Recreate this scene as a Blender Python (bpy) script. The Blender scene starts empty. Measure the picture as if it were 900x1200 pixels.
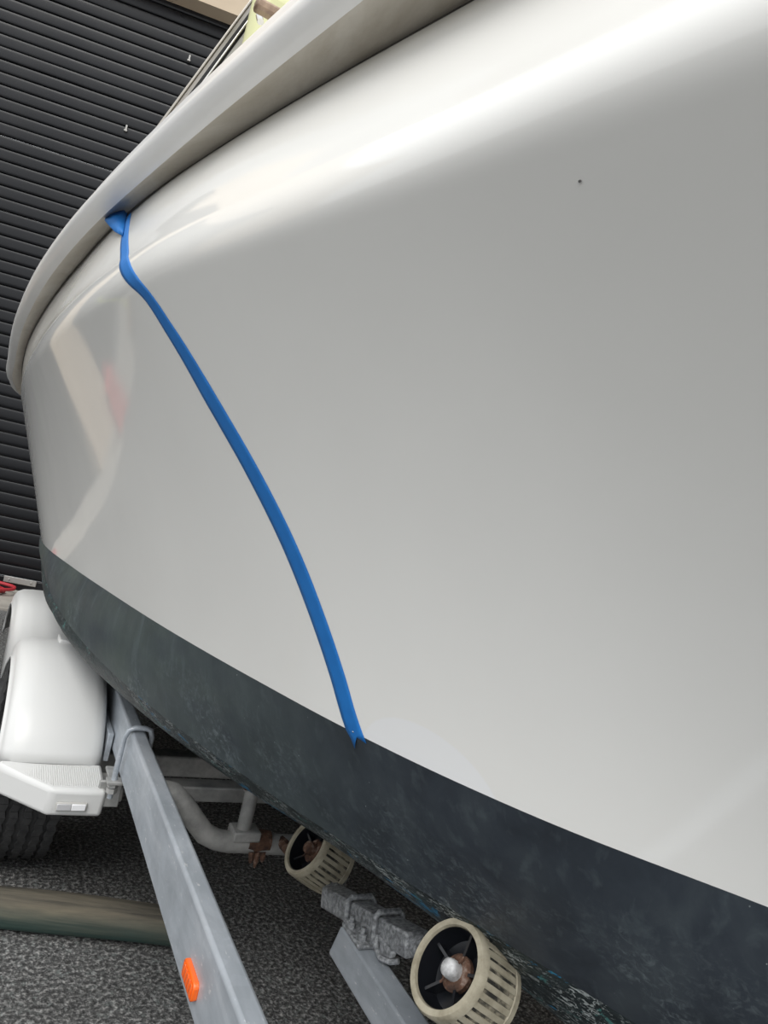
import bpy, bmesh, math, random
import numpy as np
from mathutils import Vector, Matrix
random.seed(7)

# ------------------------------------------------------------------ camera, sky, exposure
# world axes: +Y runs aft along the trailer, +X is inboard, Z up; metres
SC = bpy.context.scene
COL = SC.collection
ROLL = math.radians(13.27); YAW = math.radians(27.0); H = 1.1
cam_d = bpy.data.cameras.new('camera')
cam_d.sensor_fit = 'VERTICAL'; cam_d.sensor_height = 36.0; cam_d.lens = 26.1
cam_d.clip_start = 0.02; cam_d.clip_end = 300
cam = bpy.data.objects.new('camera', cam_d); COL.objects.link(cam)
fw = Vector((math.sin(YAW), math.cos(YAW), 0)); rt = Vector((math.cos(YAW), -math.sin(YAW), 0)); up = Vector((0, 0, 1))
cx = rt*math.cos(ROLL) + up*math.sin(ROLL); cy = -rt*math.sin(ROLL) + up*math.cos(ROLL); cz = -fw
cam.matrix_world = Matrix(((cx.x, cy.x, cz.x, 0), (cx.y, cy.y, cz.y, 0), (cx.z, cy.z, cz.z, H), (0, 0, 0, 1)))
SC.camera = cam
SC.view_settings.view_transform = 'Standard'; SC.view_settings.look = 'None'
SC.view_settings.gamma = 1; SC.view_settings.use_curve_mapping = False
SC.view_settings.exposure = 0.48

W = bpy.data.worlds.new('overcast_sky'); SC.world = W; W.use_nodes = True
nt = W.node_tree; nt.nodes.clear()
tc = nt.nodes.new('ShaderNodeTexCoord'); sep = nt.nodes.new('ShaderNodeSeparateXYZ')
rmp = nt.nodes.new('ShaderNodeValToRGB'); bg = nt.nodes.new('ShaderNodeBackground'); wo = nt.nodes.new('ShaderNodeOutputWorld')
nz = nt.nodes.new('ShaderNodeTexNoise'); nz.inputs['Scale'].default_value = 2.2; nz.inputs['Detail'].default_value = 4
mxw = nt.nodes.new('ShaderNodeMix'); mxw.data_type = 'RGBA'; mxw.blend_type = 'MULTIPLY'; mxw.inputs[0].default_value = 0.35
r2 = nt.nodes.new('ShaderNodeValToRGB')
e = rmp.color_ramp.elements
e[0].position = 0.0; e[0].color = (0.86, 0.87, 0.87, 1); e[1].position = 1.0; e[1].color = (0.98, 1.02, 1.08, 1)
e = r2.color_ramp.elements
e[0].position = 0.35; e[0].color = (0.72, 0.76, 0.82, 1); e[1].position = 0.65; e[1].color = (1, 1, 1, 1)
L = nt.links.new
L(tc.outputs['Generated'], sep.inputs[0]); L(sep.outputs['Z'], rmp.inputs[0]); L(tc.outputs['Generated'], nz.inputs['Vector'])
L(nz.outputs[0], r2.inputs[0]); L(rmp.outputs[0], mxw.inputs[6]); L(r2.outputs[0], mxw.inputs[7])
L(mxw.outputs[2], bg.inputs[0]); L(bg.outputs[0], wo.inputs[0]); bg.inputs[1].default_value = 1.08

sd = bpy.data.lights.new('sun', 'SUN'); sd.energy = 1.3; sd.angle = math.radians(35); sd.color = (1, 0.97, 0.92)
sun = bpy.data.objects.new('sun', sd); COL.objects.link(sun)
sun.rotation_euler = Vector((0.55, 0.75, -1.25)).to_track_quat('-Z', 'Y').to_euler()

# ------------------------------------------------------------------ helpers
def mat(name, col, rough=0.6, metal=0.0, coat=0.0, spec=0.5):
    m = bpy.data.materials.new(name); m.use_nodes = True
    b = m.node_tree.nodes['Principled BSDF']
    b.inputs['Base Color'].default_value = (*col, 1); b.inputs['Roughness'].default_value = rough
    b.inputs['Metallic'].default_value = metal; b.inputs['Coat Weight'].default_value = coat
    b.inputs['Coat Roughness'].default_value = 0.05; b.inputs['Specular IOR Level'].default_value = spec
    return m

def nodes(m):
    t = m.node_tree
    return t, t.nodes['Principled BSDF'], t.links.new

def noise_col(m, stops, scale=5, detail=6, stretch=(1, 1, 1), rough=0.6, dist=0.0, kind='noise', vec=None):
    t, b, L = nodes(m)
    co = t.nodes.new('ShaderNodeTexCoord'); mp = t.nodes.new('ShaderNodeMapping'); mp.inputs['Scale'].default_value = stretch
    L(co.outputs['Object'], mp.inputs[0])
    if kind == 'noise':
        n = t.nodes.new('ShaderNodeTexNoise'); n.inputs['Scale'].default_value = scale; n.inputs['Detail'].default_value = detail
        n.inputs['Roughness'].default_value = rough; n.inputs['Distortion'].default_value = dist; out = n.outputs[0]
    else:
        n = t.nodes.new('ShaderNodeTexVoronoi'); n.inputs['Scale'].default_value = scale; out = n.outputs['Color' if kind == 'cell' else 'Distance']
    L(mp.outputs[0], n.inputs['Vector'])
    r = t.nodes.new('ShaderNodeValToRGB'); L(out, r.inputs[0])
    els = r.color_ramp.elements
    while len(els) < len(stops): els.new(0.5)
    for el, (p, c) in zip(els, stops): el.position = p; el.color = (*c, 1) if len(c) == 3 else c
    return r.outputs[0]

def mixc(m, fac, a, b_, mode='MIX'):
    t, b, L = nodes(m)
    x = t.nodes.new('ShaderNodeMix'); x.data_type = 'RGBA'; x.blend_type = mode
    for s, v in ((0, fac), (6, a), (7, b_)):
        if isinstance(v, (int, float)): x.inputs[s].default_value = v
        elif isinstance(v, tuple): x.inputs[s].default_value = (*v, 1)
        else: L(v, x.inputs[s])
    return x.outputs[2]

def bump(m, h, strength=0.3, dist=0.002):
    t, b, L = nodes(m)
    n = t.nodes.new('ShaderNodeBump'); n.inputs['Strength'].default_value = strength; n.inputs['Distance'].default_value = dist
    L(h, n.inputs['Height']); L(n.outputs[0], b.inputs['Normal'])

def base(m, c): nodes(m)[2](c, nodes(m)[1].inputs['Base Color'])
def rgh(m, c): nodes(m)[2](c, nodes(m)[1].inputs['Roughness'])
G = lambda v: (v, v, v)

def tag(o, label=None, cat=None, group=None, kind=None):
    if label: o['label'] = label
    if cat: o['category'] = cat
    if group: o['group'] = group
    if kind: o['kind'] = kind
    return o

def empty(name, loc=(0, 0, 0)):
    o = bpy.data.objects.new(name, None); COL.objects.link(o); o.location = loc
    return o

class MB:
    """collects triangles and quads, builds one mesh object"""
    def __init__(s): s.v = []; s.f = []
    def add(s, vs, fs):
        n = len(s.v); s.v += [tuple(v) for v in vs]; s.f += [tuple(i+n for i in f) for f in fs]; return s
    def grid(s, rows, close_u=False, close_v=False):
        nu = len(rows); nv = len(rows[0]); vs = [p for r in rows for p in r]; fs = []
        for i in range(nu if close_u else nu-1):
            for j in range(nv if close_v else nv-1):
                a = i*nv+j; b = i*nv+(j+1) % nv; c = ((i+1) % nu)*nv+(j+1) % nv; d = ((i+1) % nu)*nv+j
                fs.append((a, b, c, d))
        return s.add(vs, fs)
    def tube(s, pts, rad, n=12, cap=True):
        pts = [Vector(p) for p in pts]; rows = []; prev = None
        for i, p in enumerate(pts):
            d = (pts[min(i+1, len(pts)-1)]-pts[max(i-1, 0)]).normalized()
            if prev is None: a = d.orthogonal().normalized()
            else: a = (prev-d*prev.dot(d)).normalized()
            prev = a; b = d.cross(a); r = rad[i] if isinstance(rad, (list, tuple)) else rad
            rows.append([p+(a*math.cos(2*math.pi*k/n)+b*math.sin(2*math.pi*k/n))*r for k in range(n)])
        n0 = len(s.v); s.grid(rows, close_v=True)
        if cap:
            s.f.append(tuple(n0+k for k in range(n))[::-1]); m = n0+(len(pts)-1)*n; s.f.append(tuple(m+k for k in range(n)))
        return s
    def prism(s, poly, axis_vec, origin=(0, 0, 0), ux=(1, 0, 0), uy=(0, 0, 1)):
        """poly in the ux/uy plane, extruded by axis_vec"""
        o = Vector(origin); ux = Vector(ux); uy = Vector(uy); a = Vector(axis_vec); n = len(poly)
        vs = [o+ux*p[0]+uy*p[1] for p in poly]; vs += [v+a for v in vs]
        fs = [tuple(range(n))[::-1], tuple(range(n, 2*n))]+[(i, (i+1) % n, n+(i+1) % n, n+i) for i in range(n)]
        return s.add(vs, fs)
    def box(s, c, size, R=None):
        c = Vector(c); vs = []
        for z in (-.5, .5):
            for x, y in ((-.5, -.5), (.5, -.5), (.5, .5), (-.5, .5)):
                v = Vector((x*size[0], y*size[1], z*size[2])); vs.append(c+(R @ v if R else v))
        return s.add(vs, [(3, 2, 1, 0), (4, 5, 6, 7), (0, 1, 5, 4), (1, 2, 6, 5), (2, 3, 7, 6), (3, 0, 4, 7)])
    def lathe(s, prof, n=32, M=None):
        """prof (radius, x) around local X, closed in u; M places it"""
        rows = []
        for r, x in prof:
            rows.append([(M @ Vector((x, r*math.cos(2*math.pi*k/n), r*math.sin(2*math.pi*k/n)))) for k in range(n)])
        return s.grid(rows, close_v=True)
    def build(s, name, m, parent=None, smooth=False, bevel=0, bseg=2, sub=0, angle=35):
        me = bpy.data.meshes.new(name); me.from_pydata(s.v, [], s.f); me.update()
        bm = bmesh.new(); bm.from_mesh(me)
        bmesh.ops.remove_doubles(bm, verts=bm.verts, dist=1e-6)
        bmesh.ops.recalc_face_normals(bm, faces=bm.faces)
        bm.to_mesh(me); bm.free()
        o = bpy.data.objects.new(name, me); COL.objects.link(o)
        if m: me.materials.append(m)
        if parent: o.parent = parent
        if bevel:
            b = o.modifiers.new('bevel', 'BEVEL'); b.width = bevel; b.segments = bseg; b.limit_method = 'ANGLE'; b.angle_limit = math.radians(angle)
            b.harden_normals = False
        if sub:
            b = o.modifiers.new('sub', 'SUBSURF'); b.levels = sub; b.render_levels = sub
        if smooth or bevel:
            me.polygons.foreach_set('use_smooth', [True]*len(me.polygons))
            if not sub: me.set_sharp_from_angle(angle=math.radians(angle))
        return o

def pchip(xs, ys, q):
    xs = np.asarray(xs, float); ys = np.asarray(ys, float); h = np.diff(xs); d = np.diff(ys)/h
    m = np.zeros(len(xs)); m[0] = d[0]; m[-1] = d[-1]
    for i in range(1, len(xs)-1):
        m[i] = (h[i]*d[i-1]+h[i-1]*d[i])/(h[i]+h[i-1])
    q = np.asarray(q, float); i = np.clip(np.searchsorted(xs, q)-1, 0, len(h)-1)
    t = (q-xs[i])/h[i]; t2 = t*t; t3 = t2*t
    return (2*t3-3*t2+1)*ys[i]+(t3-2*t2+t)*h[i]*m[i]+(-2*t3+3*t2)*ys[i+1]+(t3-t2)*h[i]*m[i+1]

# ------------------------------------------------------------------ materials
M = {}
m = M['gelcoat'] = mat('white_gelcoat', (0.80, 0.795, 0.77), 0.16, 0, 0.0, 0.5)
c = noise_col(m, [(0.3, (0.825, 0.815, 0.78)), (0.75, (0.865, 0.855, 0.82))], 1.6, 5)
sp = noise_col(m, [(0.0, G(1)), (0.055, G(1)), (0.075, G(0)), (1, G(0))], 9, 0, kind='dist')
sel = noise_col(m, [(0.0, G(0)), (0.66, G(0)), (0.7, G(1)), (1, G(1))], 3.1, 2)
t, b, L = nodes(m)
tcg = t.nodes.new('ShaderNodeTexCoord'); sx = t.nodes.new('ShaderNodeSeparateXYZ'); L(tcg.outputs['Object'], sx.inputs[0])
vm = t.nodes.new('ShaderNodeCombineXYZ')
for ax_, cc0, sc0 in (('Y', 0.722, 1/0.100), ('Z', 0.800, 1/0.070)):
    a1 = t.nodes.new('ShaderNodeMath'); a1.operation = 'SUBTRACT'; L(sx.outputs[ax_], a1.inputs[0]); a1.inputs[1].default_value = cc0
    a2 = t.nodes.new('ShaderNodeMath'); a2.operation = 'MULTIPLY'; L(a1.outputs[0], a2.inputs[0]); a2.inputs[1].default_value = sc0
    L(a2.outputs[0], vm.inputs[ax_])
ln = t.nodes.new('ShaderNodeVectorMath'); ln.operation = 'LENGTH'; L(vm.outputs[0], ln.inputs[0])
lr = t.nodes.new('ShaderNodeMapRange'); L(ln.outputs['Value'], lr.inputs[0]); lr.inputs[1].default_value = 1.0; lr.inputs[2].default_value = 0.96
c = mixc(m, lr.outputs[0], c, (0.87, 0.87, 0.865))
base(m, c)
rgh(m, noise_col(m, [(0.3, G(0.045)), (0.8, G(0.09))], 3, 5))
bump(m, noise_col(m, [(0, G(0)), (1, G(1))], 3.5, 2), 0.10, 0.01)

m = M['strake'] = mat('aged_gelcoat', (0.78, 0.76, 0.72), 0.22)
base(m, noise_col(m, [(0.3, (0.85, 0.84, 0.82)), (0.7, (0.90, 0.895, 0.88))], 5, 6))
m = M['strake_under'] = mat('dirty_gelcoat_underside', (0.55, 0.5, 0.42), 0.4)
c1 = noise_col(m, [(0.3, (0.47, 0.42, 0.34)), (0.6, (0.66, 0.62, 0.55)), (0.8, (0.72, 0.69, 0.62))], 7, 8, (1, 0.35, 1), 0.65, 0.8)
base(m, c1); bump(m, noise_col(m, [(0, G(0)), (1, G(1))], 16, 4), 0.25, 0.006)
M['seam'] = mat('dark_seam', (0.05, 0.045, 0.04), 0.8)

m = M['antifoul'] = mat('faded_antifouling', (0.03, 0.04, 0.05), 0.5)
ca = noise_col(m, [(0.34, (0.021, 0.028, 0.038)), (0.5, (0.033, 0.043, 0.056)), (0.66, (0.050, 0.063, 0.075))], 10, 9, (1, 1, 0.6), 0.6, 0.5)
# green algae tint grows toward the stern, paler weathering near the chine
t, b, L = nodes(m)
tcg = t.nodes.new('ShaderNodeTexCoord'); sp3 = t.nodes.new('ShaderNodeSeparateXYZ'); L(tcg.outputs['Object'], sp3.inputs[0])
mr = t.nodes.new('ShaderNodeMapRange'); L(sp3.outputs['Y'], mr.inputs[0]); mr.inputs[1].default_value = 0.7; mr.inputs[2].default_value = 1.5
ng = noise_col(m, [(0.35, G(0.15)), (0.65, G(1))], 4, 6, (1, 0.6, 1.5))
mm = t.nodes.new('ShaderNodeMath'); mm.operation = 'MULTIPLY'; L(mr.outputs[0], mm.inputs[0]); L(ng, mm.inputs[1])
m8 = t.nodes.new('ShaderNodeMath'); m8.operation = 'MULTIPLY'; L(mm.outputs[0], m8.inputs[0]); m8.inputs[1].default_value = 0.75
c2 = mixc(m, m8.outputs[0], ca, (0.070, 0.095, 0.082))
mz = t.nodes.new('ShaderNodeMapRange'); L(sp3.outputs['Z'], mz.inputs[0]); mz.inputs[1].default_value = 0.78; mz.inputs[2].default_value = 0.60
ns = noise_col(m, [(0.50, G(0)), (0.58, G(0.5)), (0.66, G(1))], 80, 8, (1, 1, 1), 0.75, 0.6)
npz = noise_col(m, [(0.45, G(0)), (0.62, G(1))], 6, 3)
m2 = t.nodes.new('ShaderNodeMath'); m2.operation = 'MULTIPLY'; L(ns, m2.inputs[0]); L(npz, m2.inputs[1])
m3 = t.nodes.new('ShaderNodeMath'); m3.operation = 'MULTIPLY'; L(m2.outputs[0], m3.inputs[0]); L(mz.outputs[0], m3.inputs[1])
c3 = mixc(m, m3.outputs[0], c2, (0.20, 0.24, 0.25))
# pale runs down the hull and fine scratches
nr = noise_col(m, [(0.55, G(0)), (0.70, G(0.32))], 38, 4, (1, 1, 0.16), 0.6, 0.4)
c4 = mixc(m, nr, c3, (0.11, 0.14, 0.15))
nf = noise_col(m, [(0.0, G(1)), (0.035, G(1)), (0.05, G(0))], 60, 0, (1, 1, 0.5), kind='dist')
nm = noise_col(m, [(0.50, G(0)), (0.60, G(0.8))], 9, 4)
m4 = t.nodes.new('ShaderNodeMath'); m4.operation = 'MULTIPLY'; L(nf, m4.inputs[0]); L(nm, m4.inputs[1])
c5 = mixc(m, m4.outputs[0], c4, (0.45, 0.5, 0.5))
base(m, c5); rgh(m, noise_col(m, [(0.3, G(0.42)), (0.7, G(0.6))], 9, 5))
bump(m, noise_col(m, [(0, G(0)), (1, G(1))], 25, 6), 0.15, 0.003)

m = M['scraped'] = mat('scraped_antifouling', (0.02, 0.03, 0.03), 0.55)
ca = noise_col(m, [(0.35, (0.006, 0.010, 0.012)), (0.6, (0.022, 0.036, 0.038)), (0.8, (0.04, 0.06, 0.058))], 30, 8, (1, 0.5, 1), 0.7, 1.0)
nw = noise_col(m, [(0.535, G(0)), (0.57, G(1))], 75, 5, (1.3, 0.8, 1.6), 0.62, 1.6)
nwp = noise_col(m, [(0.40, G(0.0)), (0.52, G(0.85))], 12, 4)
t, b, L = nodes(m)
a_ = t.nodes.new('ShaderNodeMath'); a_.operation = 'MULTIPLY'; L(nw, a_.inputs[0]); L(nwp, a_.inputs[1])
tcg = t.nodes.new('ShaderNodeTexCoord'); sx = t.nodes.new('ShaderNodeSeparateXYZ'); L(tcg.outputs['Object'], sx.inputs[0])
fy = t.nodes.new('ShaderNodeMapRange'); L(sx.outputs['Y'], fy.inputs[0]); fy.inputs[1].default_value = 1.75; fy.inputs[2].default_value = 1.15; fy.inputs[3].default_value = 0.12
a2_ = t.nodes.new('ShaderNodeMath'); a2_.operation = 'MULTIPLY'; L(a_.outputs[0], a2_.inputs[0]); L(fy.outputs[0], a2_.inputs[1]); a_ = a2_
c2 = mixc(m, a_.outputs[0], ca, (0.46, 0.50, 0.49))
nb = noise_col(m, [(0.60, G(0)), (0.63, G(1))], 14, 6, (1, 0.7, 1), 0.7, 0.5)
nb2 = t.nodes.new('ShaderNodeMath'); nb2.operation = 'MULTIPLY'; L(nb, nb2.inputs[0]); L(fy.outputs[0], nb2.inputs[1])
c3 = mixc(m, nb2.outputs[0], c2, (0.01, 0.19, 0.36))
ngn = noise_col(m, [(0.60, G(0)), (0.64, G(0.8))], 24, 6, (1.4, 0.9, 1), 0.7, 0.9)
base(m, mixc(m, ngn, c3, (0.07, 0.22, 0.20)))
bump(m, noise_col(m, [(0, G(0)), (1, G(1))], 45, 6, (1, 0.5, 1)), 0.7, 0.006)

m = M['tape'] = mat('blue_masking_tape', (0.012, 0.135, 0.50), 0.55)
base(m, noise_col(m, [(0.3, (0.006, 0.150, 0.48)), (0.7, (0.009, 0.175, 0.54))], 40, 3))
bump(m, noise_col(m, [(0, G(0)), (1, G(1))], 260, 3), 0.12, 0.001)

m = M['slat'] = mat('black_painted_steel', (0.01, 0.01, 0.011), 0.30, spec=0.32)
base(m, noise_col(m, [(0.3, (0.0045, 0.005, 0.0065)), (0.7, (0.010, 0.0105, 0.0125))], 2.5, 6, (1, 1, 4)))
rgh(m, noise_col(m, [(0.3, G(0.26)), (0.7, G(0.42))], 4, 6))
M['lockplate'] = mat('brushed_steel_plate', (0.38, 0.37, 0.35), 0.4, 0.5)

m = M['galv'] = mat('galvanised_steel', (0.42, 0.46, 0.5), 0.45, 0.35)
ca = noise_col(m, [(0.3, (0.37, 0.405, 0.44)), (0.55, (0.48, 0.515, 0.555)), (0.75, (0.58, 0.61, 0.645))], 16, 6, (1, 0.3, 1.6), 0.6, 0.6)
cb = noise_col(m, [(0.0, G(0.86)), (1, G(1.06))], 60, 0, kind='cell')
cc = mixc(m, 0.5, ca, cb, 'MULTIPLY')
nd = noise_col(m, [(0.64, G(0)), (0.70, G(0.8))], 48, 4, (3, 1, 3))
base(m, mixc(m, nd, cc, (0.72, 0.72, 0.72)))
rgh(m, noise_col(m, [(0.3, G(0.38)), (0.7, G(0.6))], 12, 5))
bump(m, noise_col(m, [(0, G(0)), (1, G(1))], 55, 4), 0.12, 0.002)
m = M['castgalv'] = mat('rough_galvanised_casting', (0.4, 0.4, 0.4), 0.6, 0.4)
base(m, noise_col(m, [(0.35, (0.16, 0.165, 0.17)), (0.5, (0.30, 0.31, 0.32)), (0.66, (0.50, 0.51, 0.52))], 120, 5))
bump(m, noise_col(m, [(0, G(0)), (1, G(1))], 150, 4), 0.35, 0.0015)
m = M['oldgalv'] = mat('dull_galvanised_tube', (0.4, 0.4, 0.38), 0.6, 0.35)
ca = noise_col(m, [(0.35, (0.30, 0.30, 0.29)), (0.65, (0.46, 0.455, 0.44))], 30, 6)
base(m, ca)
m = M['rust'] = mat('rusted_steel', (0.2, 0.08, 0.03), 0.85)
base(m, noise_col(m, [(0.35, (0.045, 0.024, 0.016)), (0.55, (0.13, 0.065, 0.04)), (0.7, (0.30, 0.23, 0.19))], 70, 6)); bump(m, noise_col(m, [(0, G(0)), (1, G(1))], 90, 5), 0.8, 0.003)

m = M['fender'] = mat('white_plastic', (0.68, 0.68, 0.665), 0.32)
cs = noise_col(m, [(0.63, G(0)), (0.72, G(0.55))], 20, 7, (1, 1, 3), 0.75)
cp = noise_col(m, [(0.5, G(0)), (0.6, G(1))], 4, 2)
t, b, L = nodes(m); q = t.nodes.new('ShaderNodeMath'); q.operation = 'MULTIPLY'; L(cs, q.inputs[0]); L(cp, q.inputs[1])
base(m, mixc(m, q.outputs[0], (0.68, 0.68, 0.665), (0.55, 0.52, 0.47)))
M['lens'] = mat('clear_lens', (0.92, 0.92, 0.93), 0.12, 0, 0.5)
M['lens_dim'] = mat('frosted_lens', (0.55, 0.55, 0.56), 0.2, 0, 0.5)
M['lens_frame'] = mat('grey_light_bezel', (0.5, 0.49, 0.46), 0.35)
m = M['rubber'] = mat('tyre_rubber', (0.028, 0.028, 0.029), 0.75)
base(m, noise_col(m, [(0.35, (0.020, 0.020, 0.021)), (0.7, (0.050, 0.050, 0.050))], 30, 6))
M['rim'] = mat('silver_wheel_rim', (0.45, 0.45, 0.45), 0.4, 0.7)
m = M['roller'] = mat('weathered_roller_plastic', (0.55, 0.5, 0.38), 0.6)
ca = noise_col(m, [(0.3, (0.25, 0.22, 0.155)), (0.55, (0.42, 0.38, 0.285)), (0.8, (0.50, 0.46, 0.36))], 35, 6)
base(m, ca); bump(m, noise_col(m, [(0, G(0)), (1, G(1))], 90, 4), 0.25, 0.002)
m = M['roller_core'] = mat('grimy_roller_core', (0.06, 0.055, 0.045), 0.85)
base(m, noise_col(m, [(0.42, (0.018, 0.017, 0.014)), (0.5, (0.10, 0.09, 0.068)), (0.62, (0.30, 0.27, 0.20))], 50, 6))
M['hubblack'] = mat('black_roller_hub', (0.009, 0.010, 0.013), 0.3)
m = M['bolt'] = mat('zinc_bolt', (0.6, 0.6, 0.6), 0.6, 0.3); base(m, noise_col(m, [(0.35, (0.42, 0.42, 0.42)), (0.6, (0.75, 0.75, 0.75))], 90, 5))
M['orange'] = mat('orange_reflector', (0.92, 0.14, 0.008), 0.18, 0, 0.6)

m = M['asphalt'] = mat('chip_seal_asphalt', (0.1, 0.1, 0.1), 0.85)
ca = noise_col(m, [(0.0, (0.03, 0.03, 0.03)), (0.35, (0.07, 0.07, 0.069)), (0.7, (0.16, 0.158, 0.152)), (0.95, (0.40, 0.45, 0.43))], 120, 0, kind='cell')
cn = noise_col(m, [(0.40, (0.020, 0.020, 0.020)), (0.50, (0.085, 0.085, 0.083)), (0.58, (0.25, 0.247, 0.24)), (0.68, (0.52, 0.51, 0.49))], 100, 3, rough=0.7)
cx_ = mixc(m, 0.72, ca, cn)
cl = noise_col(m, [(0.3, G(0.62)), (0.7, G(1.15))], 1.6, 5)
base(m, mixc(m, 1.0, cx_, cl, 'MULTIPLY'))
bump(m, noise_col(m, [(0, G(0)), (1, G(1))], 100, 3), 1.0, 0.008)
m = M['concrete'] = mat('pale_concrete', (0.36, 0.33, 0.29), 0.85)
base(m, noise_col(m, [(0.3, (0.27, 0.25, 0.22)), (0.7, (0.40, 0.375, 0.33))], 5, 8)); bump(m, noise_col(m, [(0, G(0)), (1, G(1))], 60, 4), 0.3, 0.003)
m = M['wall'] = mat('beige_rendered_wall', (0.52, 0.42, 0.30), 0.8)
base(m, noise_col(m, [(0.3, (0.46, 0.37, 0.27)), (0.7, (0.56, 0.46, 0.34))], 1.5, 6))
m = M['timber'] = mat('weathered_treated_timber', (0.12, 0.13, 0.1), 0.85)
ca = noise_col(m, [(0.35, (0.022, 0.020, 0.016)), (0.5, (0.085, 0.075, 0.055)), (0.66, (0.135, 0.115, 0.08))], 40, 9, (0.07, 1, 1), 0.65, 0.3)
t, b, L = nodes(m)
tcg = t.nodes.new('ShaderNodeTexCoord'); sx = t.nodes.new('ShaderNodeSeparateXYZ'); L(tcg.outputs['Object'], sx.inputs[0])
mr = t.nodes.new('ShaderNodeMapRange'); L(sx.outputs['Z'], mr.inputs[0]); mr.inputs[1].default_value = 0.03; mr.inputs[2].default_value = -0.025
nn = noise_col(m, [(0.3, G(0.2)), (0.6, G(0.9))], 7, 5, (0.3, 1, 1))
q = t.nodes.new('ShaderNodeMath'); q.operation = 'MULTIPLY'; L(mr.outputs[0], q.inputs[0]); L(nn, q.inputs[1])
base(m, mixc(m, q.outputs[0], ca, (0.022, 0.062, 0.054))); bump(m, noise_col(m, [(0, G(0)), (1, G(1))], 50, 6, (0.06, 1, 1)), 0.5, 0.004)
M['endgrain'] = mat('sawn_timber_end', (0.28, 0.19, 0.10), 0.85)
M['redhose'] = mat('red_hose_rubber', (0.42, 0.03, 0.04), 0.45)
M['steel'] = mat('polished_steel', (0.62, 0.60, 0.56), 0.22, 1.0)
M['alu'] = mat('aluminium_extrusion', (0.40, 0.37, 0.33), 0.35, 0.9)
M['blackseal'] = mat('black_rubber_seal', (0.02, 0.02, 0.02), 0.6)
M['screen'] = mat('smoked_acrylic', (0.35, 0.33, 0.31), 0.08); M['screen'].node_tree.nodes['Principled BSDF'].inputs['Transmission Weight'].default_value = 0.85
M['tan'] = mat('varnished_teak', (0.30, 0.17, 0.09), 0.4)
base(M['tan'], noise_col(M['tan'], [(0.35, (0.16, 0.10, 0.065)), (0.65, (0.42, 0.30, 0.20))], 30, 6, (1, 0.2, 1)))
M['limevinyl'] = mat('pale_yellow_cushion', (0.60, 0.60, 0.33), 0.5)

# ------------------------------------------------------------------ setting: ground, apron, walls, shutter door
s_ = MB(); s_.add([(-14, -14, 0), (16, -14, 0), (16, 20, 0), (-14, 20, 0)], [(0, 1, 2, 3)])
tag(s_.build('ground', M['asphalt']), kind='structure')
DD = Vector((0.9755, -0.22, 0)); DN = Vector((-0.22, -0.9755, 0))           # along the door, out of it (toward the camera)
DP = Vector((0.13, 5.55, 0))
def dpt(a, n, z): return DP+DD*a+DN*n+Vector((0, 0, z))
RB = Matrix((DD, -DN, Vector((0, 0, 1)))).transposed()
s_ = MB(); s_.box(dpt(2, 0.30, 0.003), (16, 0.62, 0.03), RB)
tag(s_.build('floor', M['concrete'], bevel=0.006), kind='structure')
DOOR_L, DOOR_R, DOOR_T = -1.25, 4.2, 4.14
walls = empty('wall_back', (0, 0, 0)); tag(walls, kind='structure')
x0 = DOOR_L
w1 = MB(); w1.box(dpt(DOOR_L-0.26, -0.10, 3), (0.52, 0.5, 6), RB); w1.build('pier', M['wall'], walls)
w1 = MB(); w1.box(dpt(DOOR_L-7.0, -0.10, 3), (4.0, 0.5, 6), RB); w1.build('pier', M['wall'], walls)
w1 = MB(); w1.box(dpt(DOOR_L-2.76, -0.10, 5.07), (4.48, 0.5, 1.86), RB); w1.build('lintel', M['wall'], walls)
w1 = MB(); w1.box(dpt(DOOR_R+3.0, -0.10, 3), (6.0, 0.5, 6), RB); w1.build('pier', M['wall'], walls)
w1 = MB(); w1.box(dpt((DOOR_L+DOOR_R)/2, -0.10, (DOOR_T+6)/2), (DOOR_R-DOOR_L, 0.5, 6-DOOR_T), RB); w1.build('lintel', M['wall'], walls)
door = empty('door_1', tuple(DP)); tag(door, kind='structure')
def dloc(a, n, z): return dpt(a, n, z)-DP
PITCH = 0.0785
prof = [(0.000, 0.0), (0.0060, 0.0010), (0.0088, 0.0050), (0.0100, 0.018), (0.0106, 0.036), (0.0102, 0.056), (0.0094, 0.0680),
        (0.0080, 0.0715), (0.0045, 0.0730), (-0.003, 0.0738), (-0.012, 0.0742), (-0.012, PITCH), (-0.016, PITCH), (-0.016, 0.0)]
slat_me = None
k = 0; z = 0.10
while z < DOOR_T-0.01:
    if slat_me is None:
        sb = MB()
        sb.prism(prof, DD*(DOOR_R-DOOR_L), ux=DN, uy=(0, 0, 1))
        o = sb.build('slat', M['slat'], door, smooth=True, angle=50); slat_me = o.data
    else:
        o = bpy.data.objects.new('slat', slat_me); COL.objects.link(o); o.parent = door
    j = random.uniform(-0.0016, 0.0016) + (0.004 if k % 6 == 0 else 0)
    o.location = dloc(DOOR_L, 0.0+j, z); k += 1; z += PITCH
bb = MB(); bb.box(dloc((DOOR_L+DOOR_R)/2, 0.004, 0.052), (DOOR_R-DOOR_L, 0.045, 0.09), RB); bb.build('bottom_rail', M['slat'], door, bevel=0.006)
lp = MB(); lp.box(dloc(0.12, 0.031, 0.082), (0.205, 0.008, 0.040), RB); o = lp.build('lock_plate', M['lockplate'], door, bevel=0.002)
for a in (0.05, 0.19):
    q = MB(); Mx = Matrix.Translation(dloc(a, 0.035, 0.082)) @ (Matrix((DN, DD, Vector((0, 0, 1)))).transposed().to_4x4())
    q.lathe([(0.0001, 0.005), (0.006, 0.004), (0.008, 0), (0.008, -0.002)], 10, Mx); q.build('rivet', M['lockplate'], o, smooth=True)
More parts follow.
